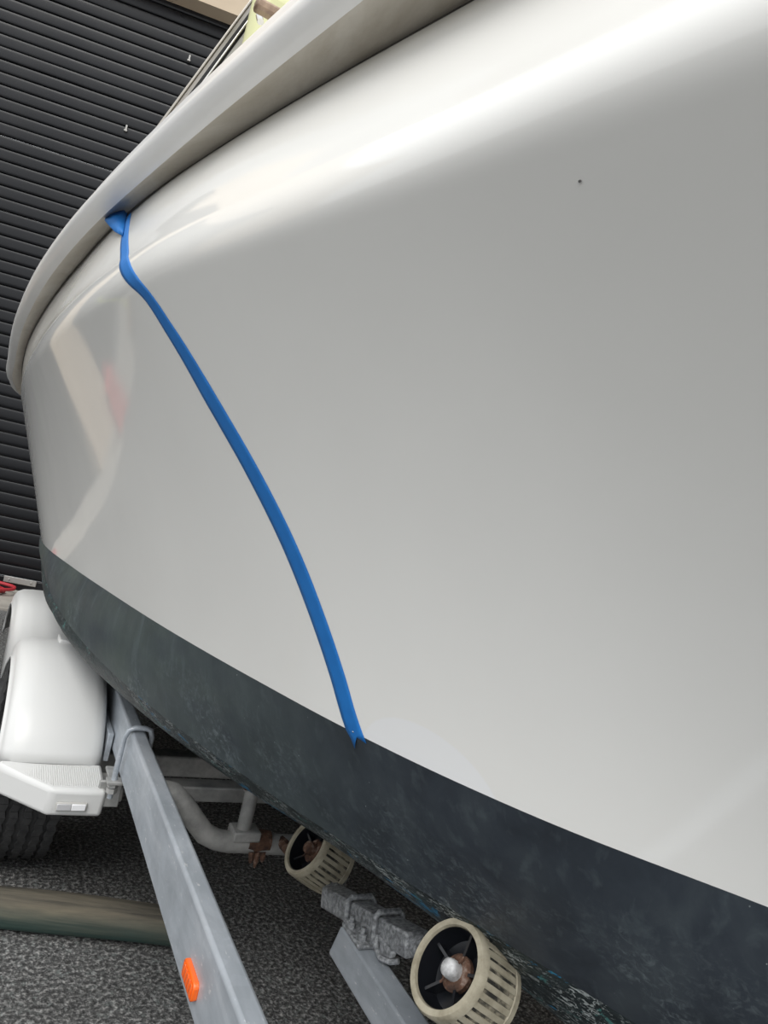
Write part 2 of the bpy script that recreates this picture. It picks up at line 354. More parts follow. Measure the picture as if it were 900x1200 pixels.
for P in ((0.5189, 5.4508, 3.8187), (0.2381, 5.5163, 3.2229)):   # small bright clips hooked over two slats
    q = MB(); c_ = Vector(P)-DP+DN*0.006; q.box(c_, (0.012, 0.012, 0.045), RB); q.box(c_+DN*0.006+Vector((0, 0, -0.016)), (0.022, 0.010, 0.012), RB); q.build('slat_clip', M['lockplate'], door, bevel=0.002)
for sx_ in (DOOR_L, DOOR_R):
    q = MB(); q.box(dloc(sx_, 0.05, DOOR_T/2), (0.09, 0.14, DOOR_T), RB); q.build('guide_rail', M['slat'], door, bevel=0.005)

for D2 in (1,):   # the neighbouring shutter, mirrored in the glossy hull side
    door2 = empty('door_2', tuple(DP)); tag(door2, kind='structure'); me2 = None
    for k in range(51):
        if me2 is None:
            sb = MB(); sb.prism(prof, DD*4.44, ux=DN, uy=(0, 0, 1)); o = sb.build('slat', M['slat'], door2, smooth=True, angle=50); me2 = o.data
        else: o = bpy.data.objects.new('slat', me2); COL.objects.link(o); o.parent = door2
        o.location = dloc(DOOR_L-4.98, 0.0, 0.10+k*PITCH)
wr = MB(); wr.box((5.6, 0.5, 2.6), (0.3, 15, 5.2)); tag(wr.build('shade_wall_right', M['wall']), kind='structure')  # unseen wall, added only to cut light from the right under the boat

# ------------------------------------------------------------------ boat
RC = 1.2                                             # centreline of boat and trailer
FE = {   # longitudinal feature lines: (y, x) control points and height law z(y)
 'gun': ([(-0.95, 1.2), (-0.75, .82), (-0.4, .57), (0, .40), (0.45, .265), (0.904, .161), (1.276, .088), (1.577, .035), (1.992, -.018), (2.514, -.057), (3.313, -.075), (3.901, -.067), (4.3, .0), (4.45, .08)], lambda y: 1.75-.1*y),
 'join': ([(-0.90, 1.2), (-0.7, .87), (-0.35, .64), (0, .50), (0.4, .385), (0.668, .307), (0.847, .254), (1.116, .182), (1.295, .140), (1.495, .103), (1.92, .049), (2.414, .004), (3.089, -.025), (3.9, .0), (4.3, .055), (4.45, .13)], lambda y: 1.68-.1*y),
 'knu': ([(-0.66, 1.2), (-0.5, .83), (-0.25, .56), (0.0, .385), (0.274, .293), (0.379, .266), (0.523, .232), (0.764, .169), (1.062, .092), (1.317, .053), (1.646, .020), (2.108, -.004), (2.9, -.008), (3.6, .025), (4.45, .09)], lambda y: 1.43-.08*y if y < 1.9 else 1.43-.152-.065*(y-1.9)),
 'wl': ([(-0.22, 1.2), (-0.12, 1.03), (0.05, .90), (0.22, .79), (0.405, .674), (0.566, .566), (0.68, .511), (0.829, .457), (1.062, .395), (1.34, .333), (1.775, .259), (2.116, .210), (2.608, .158), (3.2, .175), (4.45, .30)], lambda y: .85-.04*y),
 'scr': ([(0.0, 1.2), (0.08, 1.07), (0.25, .94), (0.42, .835), (0.567, .754), (0.666, .703), (0.756, .655), (0.851, .604), (0.963, .548), (1.142, .465), (1.386, .368), (1.646, .289), (1.869, .240), (2.174, .197), (2.7, .178), (3.4, .21), (4.45, .34)], lambda y: .58+.03*y),
 'chi': ([(0.15, 1.2), (0.25, 1.07), (0.42, .95), (0.57, .87), (0.713, .808), (0.792, .776), (0.91, .727), (1.004, .683), (1.108, .628), (1.275, .524), (1.498, .404), (1.722, .310), (1.926, .244), (2.227, .191), (2.8, .185), (3.5, .22), (4.45, .36)], lambda y: .42+.09*y if y < 2.2 else .618+.02*(y-2.2)),
}
Y_END = 4.45
def feat(n, y):
    pts, zl = FE[n]
    y0 = pts[0][0]
    if y < 0.2: yy = 0.2+(y-0.2)*(0.2-y0)/(0.2+1.0)     # y in [-1, .2] squeezed so that each line ends on its own stem
    else: yy = y
    x = float(pchip([p[0] for p in pts], [p[1] for p in pts], yy))
    return Vector((min(x, RC), yy, zl(yy)))
YS = list(np.concatenate([np.linspace(-1.0, 0.2, 26), np.linspace(0.225, 2.6, 96), np.linspace(2.65, Y_END, 36)]))
def concav(y):   # hollow of the topsides flare
    return float(np.interp(y, [-1, 0, 0.5, 1.0, 1.6, 2.2, 3], [0.0, .05, .050, .038, .022, .010, 0.0]))
def side_pts(y):
    J, K, Wl = feat('join', y), feat('knu', y), feat('wl', y)
    out = []
    # band: join -> fillet -> topsides
    A = K+(J-K)*0.20
    def top(f):
        p = K.lerp(Wl, f); p.x += 4*concav(y)*f*(1-f)*0.97*(0.95-0.1*f); return p
    B = top(0.05)
    for i in range(9):
        p = J.lerp(A, i/9); q = math.sin(math.pi*i/9)*0.004; out.append(Vector((p.x-q, p.y, p.z)))
    Kc = K+Vector((-0.004, 0, 0.002))
    for i in range(11):
        s = i/10; out.append(A*(1-s)**2+Kc*2*s*(1-s)+B*s*s)
    for i in range(1, 25):
        out.append(top(0.05+0.95*i/24))
    return out
def both(rows, name, mt, parent, **kw):
    s = MB(); s.grid(rows); s.grid([[Vector((2*RC-p[0], p[1], p[2])) for p in r][::-1] for r in rows])
    return s.build(name, mt, parent, **kw)
boat = empty('motorboat', (RC, 1.7, 0.36))
boat.location = (0, 0, 0)
tag(boat, 'white motorboat with dark weathered antifouling below the waterline, resting on trailer rollers', 'boat')
topsides = both([side_pts(y) for y in YS], 'topsides', M['gelcoat'], boat, smooth=True, angle=180)
def low_pts(y):
    Wl, S, C_ = feat('wl', y), feat('scr', y), feat('chi', y)
    return [Wl.lerp(S, i/12)+Vector((-0.010*math.sin(math.pi*i/12), 0, 0)) for i in range(13)]
both([low_pts(y) for y in YS], 'antifouling_band', M['antifoul'], boat, smooth=True, angle=180)
def keelz(y): return 0.40+0.10*max(0, (0.5-y))
def bot_pts(y):
    S, C_ = feat('scr', y), feat('chi', y)
    K = Vector((RC, C_.y, keelz(C_.y)))
    o = [S.lerp(C_, i/6)+Vector((-0.006*math.sin(math.pi*i/6), 0, 0)) for i in range(7)]
    return o+[C_.lerp(K, i/10) for i in range(1, 11)]
both([bot_pts(y) for y in YS], 'scraped_bottom', M['scraped'], boat, smooth=True, angle=180)
# transom closes the stern
tp = side_pts(Y_END)+low_pts(Y_END)[1:]+bot_pts(Y_END)[1:]
tr = MB(); tr.grid([[Vector(p) for p in tp], [Vector((RC, Y_END+0.06, p.z)) for p in tp], [Vector((2*RC-p.x, p.y, p.z)) for p in tp]])
tr.build('transom', M['gelcoat'], boat, smooth=True)
# rubbing strake: outer face with rolled edges
def strake(y, part):
    Gp, J = feat('gun', y), feat('join', y)
    d = Vector((1, 0, 0))
    top = [(0.075, 0.026), (0.045, 0.026), (0.030, 0.022), (0.020, 0.012), (0.012, -0.005), (0.006, -0.025), (-0.002, -0.037), (-0.007, -0.047), (-0.008, -0.055), (-0.005, -0.063), (0.002, -0.069), (0.011, -0.073), (0.021, -0.075)]
    if part == 'top': return [Vector((Gp.x+a, Gp.y, Gp.z+b)) for a, b in top]
    L0 = Vector((Gp.x+0.021, Gp.y, Gp.z-0.075)); E_ = J+Vector((0.004, 0, 0.006))
    n = 7; out = [L0.lerp(E_, i/n)+Vector((0, 0, 0.006*math.sin(math.pi*i/n))) for i in range(n+1)]
    return out
both([strake(y, 'top') for y in YS], 'rubbing_strake', M['strake'], boat, smooth=True, angle=180)
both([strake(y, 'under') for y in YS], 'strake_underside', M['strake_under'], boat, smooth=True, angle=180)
def seam_pts(y):
    J = feat('join', y); k = float(np.interp(y, [1.2, 1.5], [0.35, 1.0])); return [J+Vector((0.006, 0, 0.007)), J+Vector((-0.0012*k, 0, 0.0055*k)), J+Vector((-0.0024*k, 0, 0.001)), J+Vector((-0.0008, 0, -0.0015*k)), J+Vector((0.004, 0, -0.003))]
both([seam_pts(y) for y in YS], 'hull_deck_seam', M['seam'], boat)
# deck with camber, coaming
def deck_pts(y):
    Gp = feat('gun', y); a = Vector((Gp.x+0.075, Gp.y, Gp.z+0.026)); out = []
    for i in range(13):
        f = i/12; out.append(Vector((a.x+(RC-a.x)*f, a.y, a.z+0.05*math.sin(f*math.pi/2))))
    return out
both([deck_pts(y) for y in YS], 'deck', M['strake'], boat, smooth=True, angle=180)
row = [Vector(p) for p in strake(Y_END, 'under')[::-1]+strake(Y_END, 'top')[::-1][1:]+deck_pts(Y_END)[1:]]
s_ = MB(); s_.add(row+[Vector((2*RC-p.x, p.y, p.z)) for p in row[::-1][1:]], [tuple(range(2*len(row)-1))]); s_.build('stern_panel', M['strake'], boat)

# ------------------------------------------------------------------ trailer
trl = empty('boat_trailer', (0, 0, 0))
tag(trl, 'galvanised steel boat trailer with tandem wheels and ribbed rollers under the boat', 'trailer')
RX, RW, RT, RH = 0.372, 0.034, 0.48, 0.1116
def rail(x, m_=1):
    s = MB(); s.box((x, 1.1, RT-RH/2), (RW, 6.2, RH)); return s.build('side_rail', M['galv'], trl, bevel=0.006, bseg=3)
rail(RX+RW/2); rail(2*RC-RX-RW/2)
# cross members dip under the keel
def cross(y, r=0.022, zc=0.33, name='cross_tube', mt='oldgalv', xa=RX+RW, z0=0.44):
    P = []
    pts = [(xa, z0), (xa+0.03, z0-0.005), (xa+0.075, z0-0.045), (xa+0.11, z0-0.085), (xa+0.15, z0-0.105), (xa+0.21, zc+0.0), (RC, zc)]
    fine = []
    xs = [p[0] for p in pts]; zs = [p[1] for p in pts]
    for q in np.linspace(xs[0], xs[-1], 28): fine.append((q, float(pchip(xs, zs, q))))
    P = [(a, y, b) for a, b in fine]+[(2*RC-a, y, b) for a, b in fine[::-1][1:]]
    s = MB(); s.tube(P, r, 14); return s.build(name, M[mt], trl, smooth=True)
ct = cross(1.5)
cross(-0.9); cross(3.6)
s_ = MB(); s_.box((RC, 1.66, 0.372), (2*(RC-RX)-0.07, 0.05, 0.035)); s_.build('cross_member', M['oldgalv'], trl, bevel=0.004)
s_ = MB(); s_.box((RC, 2.115, 0.25), (2*(RC-0.30), 0.06, 0.06)); s_.build('axle', M['oldgalv'], trl, bevel=0.006)
s_ = MB(); s_.box((RC, 2.92, 0.27), (2*(RC-0.30), 0.06, 0.06)); s_.build('axle', M['oldgalv'], trl, bevel=0.006)
# upright post, collar and rusty clamp on the bent tube
s_ = MB(); s_.tube([(0.608, 1.5, 0.345), (0.608, 1.5, 0.455)], 0.0155, 14); po = s_.build('post', M['oldgalv'], trl, smooth=True)
s_ = MB(); s_.box((0.612, 1.5, 0.352), (0.062, 0.052, 0.022)); s_.build('post_foot', M['oldgalv'], po, bevel=0.004)
s_ = MB(); s_.tube([(0.590, 1.5, 0.455), (0.660, 1.5, 0.447)], 0.011, 10); s_.build('post_head', M['oldgalv'], po, smooth=True)
for dx in (-0.018, 0.022):
    s_ = MB(); s_.tube([(0.608+dx, 1.49, 0.452), (0.608+dx, 1.49, 0.472)], 0.007, 6); s_.build('nut', M['rust'], po)
s_ = MB(); s_.tube([(0.622, 1.5, 0.3355), (0.640, 1.5, 0.3335), (0.672, 1.5, 0.332)], [0.0235, 0.0250, 0.0235], 14)
rc_ = s_.build('rusty_clamp', M['rust'], trl, smooth=True, angle=50)
for dx, dz in ((0.0, 0.016), (0.012, 0.026), (0.026, 0.014)):
    s_ = MB(); s_.tube([(0.632+dx, 1.482, 0.318), (0.633+dx, 1.480, 0.308-dz*0.3), (0.636+dx, 1.486, 0.308-dz)], [0.007, 0.006, 0.0025], 8); s_.build('rust_flake', M['rust'], rc_, smooth=True)

# second longitudinal beam below the rollers, cut at an angle at its far end
bx0, bw, bt, bh = 0.665, 0.042, 0.385, 0.062
s_ = MB(); s_.prism([(1.105, bt), (1.125, bt-bh), (-0.6, bt-bh), (-0.6, bt)][::-1], (bw, 0, 0), (bx0, 0, 0), (0, 1, 0), (0, 0, 1))
s_.build('roller_beam', M['galv'], trl, bevel=0.004)
s_ = MB(); s_.prism([(1.105, bt), (1.125, bt-bh), (-0.6, bt-bh), (-0.6, bt)][::-1], (bw, 0, 0), (2*RC-bx0-bw, 0, 0), (0, 1, 0), (0, 0, 1))
s_.build('roller_beam', M['galv'], trl, bevel=0.004)

# ribbed rollers
AX = Vector((math.cos(math.radians(30)), 0, -math.sin(math.radians(30))))
def roller(face, R=0.0615, w=0.085, ax=AX, spin=0.0, boltm='bolt', worn=0):
    a = ax.normalized(); b = a.orthogonal().normalized(); c = a.cross(b)
    Mx = Matrix.Translation(Vector(face)) @ Matrix((a, b, c)).transposed().to_4x4()
    n = 30
    s = MB(); s.lathe([(R*0.80, 0.016), (R*0.805, 0.004), (R*0.83, 0), (R*0.955, 0), (R*0.995, 0.004), (R, 0.012), (R*0.955, 0.014)], 64, Mx)
    s.lathe([(R*0.955, w-0.012), (R*0.99, w-0.010), (R*0.97, w), (R*0.8, w), (R*0.8, w-0.01)], 48, Mx)
    body = s.build('wobble_roller', M['roller'], trl, smooth=True, angle=50)
    s = MB(); s.lathe([(R*0.80, 0.014), (R*0.80, 0.003)], 48, Mx); 
    s = MB(); s.lathe([(R*0.90, 0.006), (R*0.965, 0.02), (R*0.965, w-0.01), (R*0.8, w-0.002)], 64, Mx); s.build('tread_core', M['roller_core'], body, smooth=True)
    for i in range(n):
        th = 2*math.pi*i/n+spin; da = math.pi/n*0.76
        rr = R*random.uniform(0.985, 1.01)
        vs = []
        for x, rz in ((0.006, rr*0.985), (w*0.3, rr), (w*0.75, rr*0.995), (w-0.006, rr*0.965)):
            for t_, q in ((th-da, 0.90), (th-da*0.75, 1.0), (th+da*0.75, 1.0), (th+da, 0.90)):
                vs.append(Mx @ Vector((x, rz*q*math.cos(t_), rz*q*math.sin(t_))))
        r = MB(); r.grid([vs[4*j:4*j+4] for j in range(4)]); r.f += [(3, 2, 1, 0), (12, 13, 14, 15)]
        r.build('rib', M['roller'], body, smooth=True, angle=60)
    # dark recessed hub with webs
    s = MB(); s.lathe([(R*0.80, 0.004), (R*0.79, 0.02), (R*0.72, 0.036), (R*0.45, 0.040), (R*0.30, 0.034), (0.017, 0.030), (0.0155, 0.022)], 40, Mx)
    hub = s.build('hub', M['hubblack'], body, smooth=True, angle=50)
    for i in range(5):
        th = 2*math.pi*i/5+0.5+spin; d = Vector((0, math.cos(th), math.sin(th))); p = Vector((0, -math.sin(th), math.cos(th)))
        vs = []
        for rad, x, t_ in ((0.016, 0.022, 0.002), (R*0.78, 0.016, 0.002), (R*0.78, 0.04, 0.002), (0.016, 0.04, 0.002)):
            vs += [Mx @ (d*rad+p*t_+Vector((x, 0, 0))), Mx @ (d*rad-p*t_+Vector((x, 0, 0)))]
        q = MB(); q.add(vs, [(0, 2, 4, 6), (1, 7, 5, 3), (0, 1, 3, 2), (4, 5, 7, 6)]); q.build('web', M['hubblack'], body)
    s = MB(); s.lathe([(0.0001, 0.020), (0.020, 0.020), (0.0235, 0.023), (0.0235, 0.030), (0.019, 0.032)], 24, Mx); s.build('washer', M['rust'], body, smooth=True, angle=40)
    s = MB(); s.lathe([(0.0001, 0.001), (0.008, 0.0015), (0.0115, 0.004), (0.0125, 0.010), (0.0125, 0.024)], 14, Mx); s.build('axle_end', M[boltm], body, smooth=True, angle=50)
    q = MB(); d = Mx.to_3x3() @ Vector((0, 0.6, 0.8)); p0 = Mx @ Vector((0.014, 0, 0)); q.tube([p0-d*0.022, p0+d*0.023], 0.0018, 6)
    q.build('split_pin', M['rust'], body)
    return body
R1 = Vector((0.628, 0.763, 0.545)); R2 = Vector((0.672, 1.318, 0.418))
roller(R1, spin=0.05); roller(R2, R=0.0600, spin=0.17, boltm='rust')
# mirrored pair on the far side of the keel and the rearward pair
AXm = Vector((-AX.x, 0, AX.z))
roller(Vector((2*RC-R1.x, R1.y, R1.z)), ax=AXm); roller(Vector((2*RC-R2.x, R2.y, R2.z)), ax=AXm)

# rocker bar between the two rollers with its hanger straps
def boxbar(A, B, w, h, n0=None):
    A = Vector(A); B = Vector(B); d = (B-A).normalized(); side = d.cross(Vector((0, 0, 1))).normalized(); u = side.cross(d)
    vs = []
    for P in (A, B):
        for a, b in ((-1, -1), (1, -1), (1, 1), (-1, 1)): vs.append(P+side*a*w/2+u*b*h/2)
    return vs, [(3, 2, 1, 0), (4, 5, 6, 7), (0, 1, 5, 4), (1, 2, 6, 5), (2, 3, 7, 6), (3, 0, 4, 7)], d, side, u
A_, B_ = Vector((0.727, 0.96, 0.439)), Vector((0.717, 1.25, 0.352))
vs, fs, d_, side_, u_ = boxbar(A_, B_, 0.046, 0.038)
s_ = MB().add(vs, fs); rb = s_.build('rocker_bar', M['castgalv'], trl, bevel=0.004)
for f in (0.30, 0.62):
    P = A_.lerp(B_, f); path = []
    w2, h2 = 0.0275, 0.0235
    for a, b in ((-1, -1.1), (-1, -0.6), (-1, 0.8), (-0.75, 1.1), (0.75, 1.1), (1, 0.8), (1, -0.6), (1, -1.1)):
        path.append(P+side_*a*w2+u_*b*h2)
    q = MB(); q.tube(path, 0.0055, 10); ub = q.build('u_bolt', M['castgalv'], rb, smooth=True)
# hanger between rocker and beam: a folded plate with two bolts and a curled strap
s_ = MB(); s_.prism([(1.10, 0.384), (1.02, 0.384), (0.985, 0.402), (0.985, 0.414), (1.03, 0.412), (1.085, 0.402), (1.10, 0.396)], (0.012, 0, 0), (0.697, 0, 0), (0, 1, 0), (0, 0, 1))
hb = s_.build('hanger_bracket', M['castgalv'], trl, bevel=0.003)
s_ = MB(); s_.box((0.690, 1.07, 0.389), (0.046, 0.07, 0.007)); s_.build('bracket_foot', M['castgalv'], hb, bevel=0.002)
for p in ((0.676, 1.09, 0.386), (0.681, 1.055, 0.386)):
    s_ = MB(); s_.tube([p, (p[0], p[1], p[2]+0.016)], 0.009, 6); s_.tube([p, (p[0], p[1], p[2]+0.026)], 0.0045, 8); s_.build('bolt', M['castgalv'], trl)
s_ = MB(); s_.tube([(0.698, 1.035, 0.408), (0.690, 1.02, 0.398), (0.690, 1.00, 0.394), (0.699, 0.985, 0.397), (0.708, 0.975, 0.404)], 0.0045, 8); s_.build('curled_strap', M['castgalv'], trl, smooth=True, angle=40)
# bent arms that carry the roller axles
for A0, Rr in ((A_, R1), (B_, R2)):
    e0 = Rr+AX*0.100
    s_ = MB(); s_.tube([Rr+AX*0.03, e0, e0.lerp(A0, 0.25)+Vector((0.012, 0, 0.002)), e0.lerp(A0, 0.7)+Vector((0.006, 0, 0.0)), A0], 0.0135, 10)
    s_.build('roller_arm', M['castgalv'], trl, smooth=True)
    s_ = MB(); c0 = Rr+AX*0.087; s_.tube([c0, c0+AX*0.012], [0.03, 0.026], 16); s_.build('axle_collar', M['castgalv'], trl, smooth=True, angle=40)
    dd = (e0-A0).normalized(); s_ = MB(); s_.tube([A0-dd*0.004, A0+dd*0.024], 0.0185, 10); s_.build('arm_knuckle', M['castgalv'], trl, smooth=True, angle=40)
# support from the bent tube to the far roller
s_ = MB(); s_.tube([(0.70, 1.5, 0.335), (0.705, 1.42, 0.34), (0.70, 1.34, 0.37)], 0.012, 10); s_.build('roller_arm', M['rust'], trl, smooth=True)

# orange reflector on the rail's outer face
xr = RX
rf_c = (xr, 0.972, 0.405)
def oct_plate(s, hw, hh, ch, x0, x1, c):
    poly = [(-hw+ch, -hh), (hw-ch, -hh), (hw, -hh+ch), (hw, hh-ch), (hw-ch, hh), (-hw+ch, hh), (-hw, hh-ch), (-hw, -hh+ch)]
    s.prism(poly, (x1-x0, 0, 0), (x0, c[1], c[2]), (0, 1, 0), (0, 0, 1))
s_ = MB(); oct_plate(s_, 0.032, 0.0135, 0.005, xr-0.008, xr+0.001, rf_c); ref = s_.build('side_reflector', M['orange'], trl, bevel=0.002)
ref['label'] = 'bright orange octagonal reflector'
for i in range(5):
    q = MB(); q.box((xr-0.0085, 0.972-0.0212+0.0106*i, 0.405), (0.002, 0.008, 0.019)); q.build('prism', M['orange'], ref, bevel=0.001)

# U-bolt, plates and bar by the mudguard
yb = 1.71
s_ = MB(); s_.box((RX-0.012, yb+0.03, 0.322), (0.052, 0.010, 0.062)); bp = s_.build('mounting_plate', M['oldgalv'], trl, bevel=0.003)
s_ = MB(); s_.box((RX-0.010, yb+0.062, 0.356), (0.020, 0.07, 0.007)); s_.build('plate_flange', M['oldgalv'], bp, bevel=0.002)
s_ = MB(); pth = [(RX-0.014, yb, 0.325), (RX-0.014, yb, 0.40), (RX-0.013, yb, 0.465), (RX-0.006, yb, 0.484), (RX+0.006, yb, 0.490), (RX+0.03, yb, 0.490), (RX+0.042, yb, 0.486), (RX+0.048, yb, 0.470), (RX+0.048, yb, 0.33)]
s_.tube(pth, 0.0062, 12); ub = s_.build('u_bolt', M['galv'], trl, smooth=True)
for zz in (0.352, 0.338):
    q = MB(); q.tube([(RX-0.014, yb, zz), (RX-0.014, yb, zz+0.011)], 0.0125, 6); q.build('nut', M['oldgalv'], ub)
q = MB(); q.box((RX+0.016, yb, 0.364), (0.09, 0.03, 0.007)); q.build('clamp_plate', M['oldgalv'], ub, bevel=0.001)
s_ = MB(); s_.box((RX-0.0095, 2.48, 0.375), (0.013, 1.2, 0.070)); s_.build('suspension_bar', M['galv'], trl, bevel=0.0015)
s_ = MB(); s_.box((RX-0.02, 1.83, 0.298), (0.10, 0.10, 0.03)); s_.build('spring_hanger', M['oldgalv'], trl, bevel=0.004)
s_ = MB()
for k in range(4): s_.box((0.33, 2.28, 0.285-0.012*k), (0.045, 0.62-0.11*k, 0.009))
s_.build('leaf_spring', M['rust'], trl, bevel=0.002)

# wheels
def wheel(xc, y, out=-1, name='wheel'):
    R, Wd = 0.249, 0.155
    s = MB(); A = Matrix.Translation((xc, y, R))
    s.lathe([(0.150, -Wd*0.36), (0.165, -Wd*0.44), (0.205, -Wd*0.5), (0.230, -Wd*0.47), (0.240, -Wd*0.40), (0.243, 0), (0.240, Wd*0.40), (0.230, Wd*0.47), (0.205, Wd*0.5), (0.165, Wd*0.44), (0.150, Wd*0.36)], 72, A)
    ty = s.build('tyre', M['rubber'], trl, smooth=True, angle=60)
    tr_ = MB()   # five zigzag tread ribs with sipes between blocks
    N = 84
    for r_i, xc_ in enumerate((-0.060, -0.031, 0, 0.031, 0.060)):
        hw = 0.0105 if abs(xc_) < 0.05 else 0.012
        for i in range(N):
            a0 = 2*math.pi*i/N; a1 = 2*math.pi*(i+0.94)/N
            zg0 = 0.0022*(1 if i % 2 else -1); zg1 = -zg0
            vs = []
            for a, zg in ((a0, zg0), (a1, zg1)):
                for x, rr in ((xc_-hw+zg, 0.238), (xc_-hw*0.85+zg, R-0.001), (xc_+hw*0.85+zg, R-0.001), (xc_+hw+zg, 0.238)):
                    vs.append((xc+x, y+rr*math.cos(a), R+rr*math.sin(a)))
            tr_.add(vs, [(0, 1, 5, 4), (1, 2, 6, 5), (2, 3, 7, 6), (0, 3, 2, 1), (4, 5, 6, 7)])
    tr_.build('tread_blocks', M['rubber'], ty)['kind'] = 'stuff'
    s = MB(); s.lathe([(0.0001, 0.03*out), (0.04, 0.03*out), (0.05, 0.02*out), (0.11, 0.03*out), (0.135, 0.045*out), (0.152, 0.06*out), (0.150, -0.05*out)], 40, A)
    s.build('rim', M['rim'], ty, smooth=True, angle=40)
    return ty
for y in (2.115, 2.86):
    wheel(0.215, y, -1); wheel(2*RC-0.215, y, 1)

# mudguards
FX0, FX1 = 0.122, 0.352
fprof = [(1.845, 0.342), (1.865, 0.385), (1.905, 0.432), (1.96, 0.473), (2.03, 0.505), (2.12, 0.530), (2.20, 0.536), (2.26, 0.530), (2.31, 0.512), (2.36, 0.492), (2.43, 0.480), (2.50, 0.478), (2.57, 0.484), (2.65, 0.502), (2.73, 0.524), (2.80, 0.532), (2.90, 0.530), (3.02, 0.515), (3.12, 0.480), (3.20, 0.43), (3.25, 0.37), (3.27, 0.31)]
def fender(mir=False):
    fx = (lambda x: 2*RC-x) if mir else (lambda x: x)
    cy_ = 2.53; cz_ = 0.22
    ys = [p[0] for p in fprof]; 
    # resample the profile smoothly by chord length
    L_ = [0]
    for i in range(1, len(fprof)): L_.append(L_[-1]+math.dist(fprof[i], fprof[i-1]))
    q = np.linspace(0, L_[-1], 60); py = pchip(L_, [p[0] for p in fprof], q); pz = pchip(L_, [p[1] for p in fprof], q)
    rows = []
    for i in range(60):
        j0, j1 = max(i-1, 0), min(i+1, 59); ty, tz = py[j1]-py[j0], pz[j1]-pz[j0]; l = math.hypot(ty, tz); ny, nz = -tz/l, ty/l
        y, z = py[i], pz[i]
        # across: inner edge down, rounded shoulder, flat, rounded shoulder, outer skirt
        def P(x, dn): return Vector((fx(x), y-ny*dn, z-nz*dn))
        skirt = 0.055
        row = [P(FX1-0.001, 0.045), P(FX1, 0.028), P(FX1-0.005, 0.014), P(FX1-0.016, 0.004), P(FX1-0.034, -0.001), P(FX1-0.075, -0.003), P((FX0+FX1)/2, -0.004), P(FX0+0.06, -0.002), P(FX0+0.028, 0.002), P(FX0+0.012, 0.010), P(FX0+0.003, 0.024), P(FX0, skirt)]
        # outer skirt hangs further down in the valley between the wheels
        v = math.exp(-((y-2.53)/0.10)**2)
        row.append(Vector((fx(FX0-0.004), y-ny*skirt, z-nz*skirt-0.10*v)))
        rows.append(row)
    s = MB(); s.grid(rows)
    o = s.build('mudguard', M['fender'], trl, smooth=True, angle=180)
    so = o.modifiers.new('th', 'SOLIDIFY'); so.thickness = 0.004; so.offset = -1
    # front step: ribbed tread plate and deep lip with chamfered outer corner
    def yy(x):   # lip front runs back toward the outside
        return 1.722+0.02*(0.352-x) if x > 0.235 else 1.7243+(0.235-x)*1.02
    s = MB(); xs = [0.352, 0.30, 0.235, 0.18, 0.122]
    rT = [Vector((fx(x), 1.848, 0.342)) for x in xs]
    rF = [Vector((fx(x), yy(x), 0.334)) for x in xs]; rB = [Vector((fx(x), yy(x)+0.004, 0.270)) for x in xs]; rI = [Vector((fx(x), 1.86, 0.275)) for x in xs]
    s.grid([rT, rF, rB, rI])
    for x, xx in ((0.352, 0.352), (0.122, 0.122)):
        s.add([(fx(x), 1.848, 0.342), (fx(x), yy(x), 0.334), (fx(x), yy(x)+0.004, 0.270), (fx(x), 1.86, 0.275)], [(0, 1, 2, 3)])
    lip = s.build('front_lip', M['fender'], o, bevel=0.011, bseg=4, angle=20)
    for i in range(44):
        x = 0.136+i*(0.342-0.136)/43; y0 = yy(x)+0.018
        if mir: break
        q_ = MB(); q_.prism([(-0.0014, -0.001), (0.0014, -0.001), (0, 0.0026)], Vector((0, 1.838-y0, 0.0072*(1.838-y0)/0.11)), (fx(x), y0, 0.3348), (1, 0, 0), (0, 0, 1))
        if i == 0: ribs = MB()
        ribs.add(q_.v, q_.f)
    if not mir:
        rb_ = ribs.build('step_ribs', M['fender'], o); rb_['kind'] = 'stuff'
        ls = MB(); ls.box((0.283, 1.7215, 0.297), (0.066, 0.006, 0.021)); lf = ls.build('marker_light', M['lens_frame'], o, bevel=0.003, bseg=3)
        lf['label'] = 'clear rectangular marker light'
        ls = MB(); ls.box((0.299, 1.7182, 0.297), (0.028, 0.004, 0.015)); ls.build('lens', M['lens'], lf, bevel=0.001) if False else None
        # thing > part > sub-part is the limit, so lens halves hang from the mudguard
        l2 = MB(); l2.box((0.2975, 1.7180, 0.297), (0.030, 0.004, 0.0145)); l2.build('lens', M['lens'], o, bevel=0.0012)
        l2 = MB(); l2.box((0.2665, 1.7183, 0.297), (0.030, 0.004, 0.0145)); l2.build('lens', M['lens_dim'], o, bevel=0.0012)
        l2 = MB(); l2.box((0.245, 2.235, 0.540), (0.034, 0.07, 0.016)); l2.build('moulded_tab', M['fender'], o, bevel=0.004)
    return o
fender(); fender(True)
# drawbar coupling ahead of the camera's view keeps the frame whole
for sgn in (1, -1):
    xa = RC-sgn*(RC-RX-RW/2); s_ = MB(); vs, fs, *_r = boxbar((xa, -1.95, 0.43), (RC, -3.1, 0.43), 0.04, 0.10); s_.add(vs, fs); s_.build('drawbar', M['galv'], trl, bevel=0.005)
s_ = MB(); s_.tube([(RC, -3.0, 0.02), (RC, -3.0, 0.42)], 0.03, 14); s_.build('jockey_stand', M['oldgalv'], trl, smooth=True)

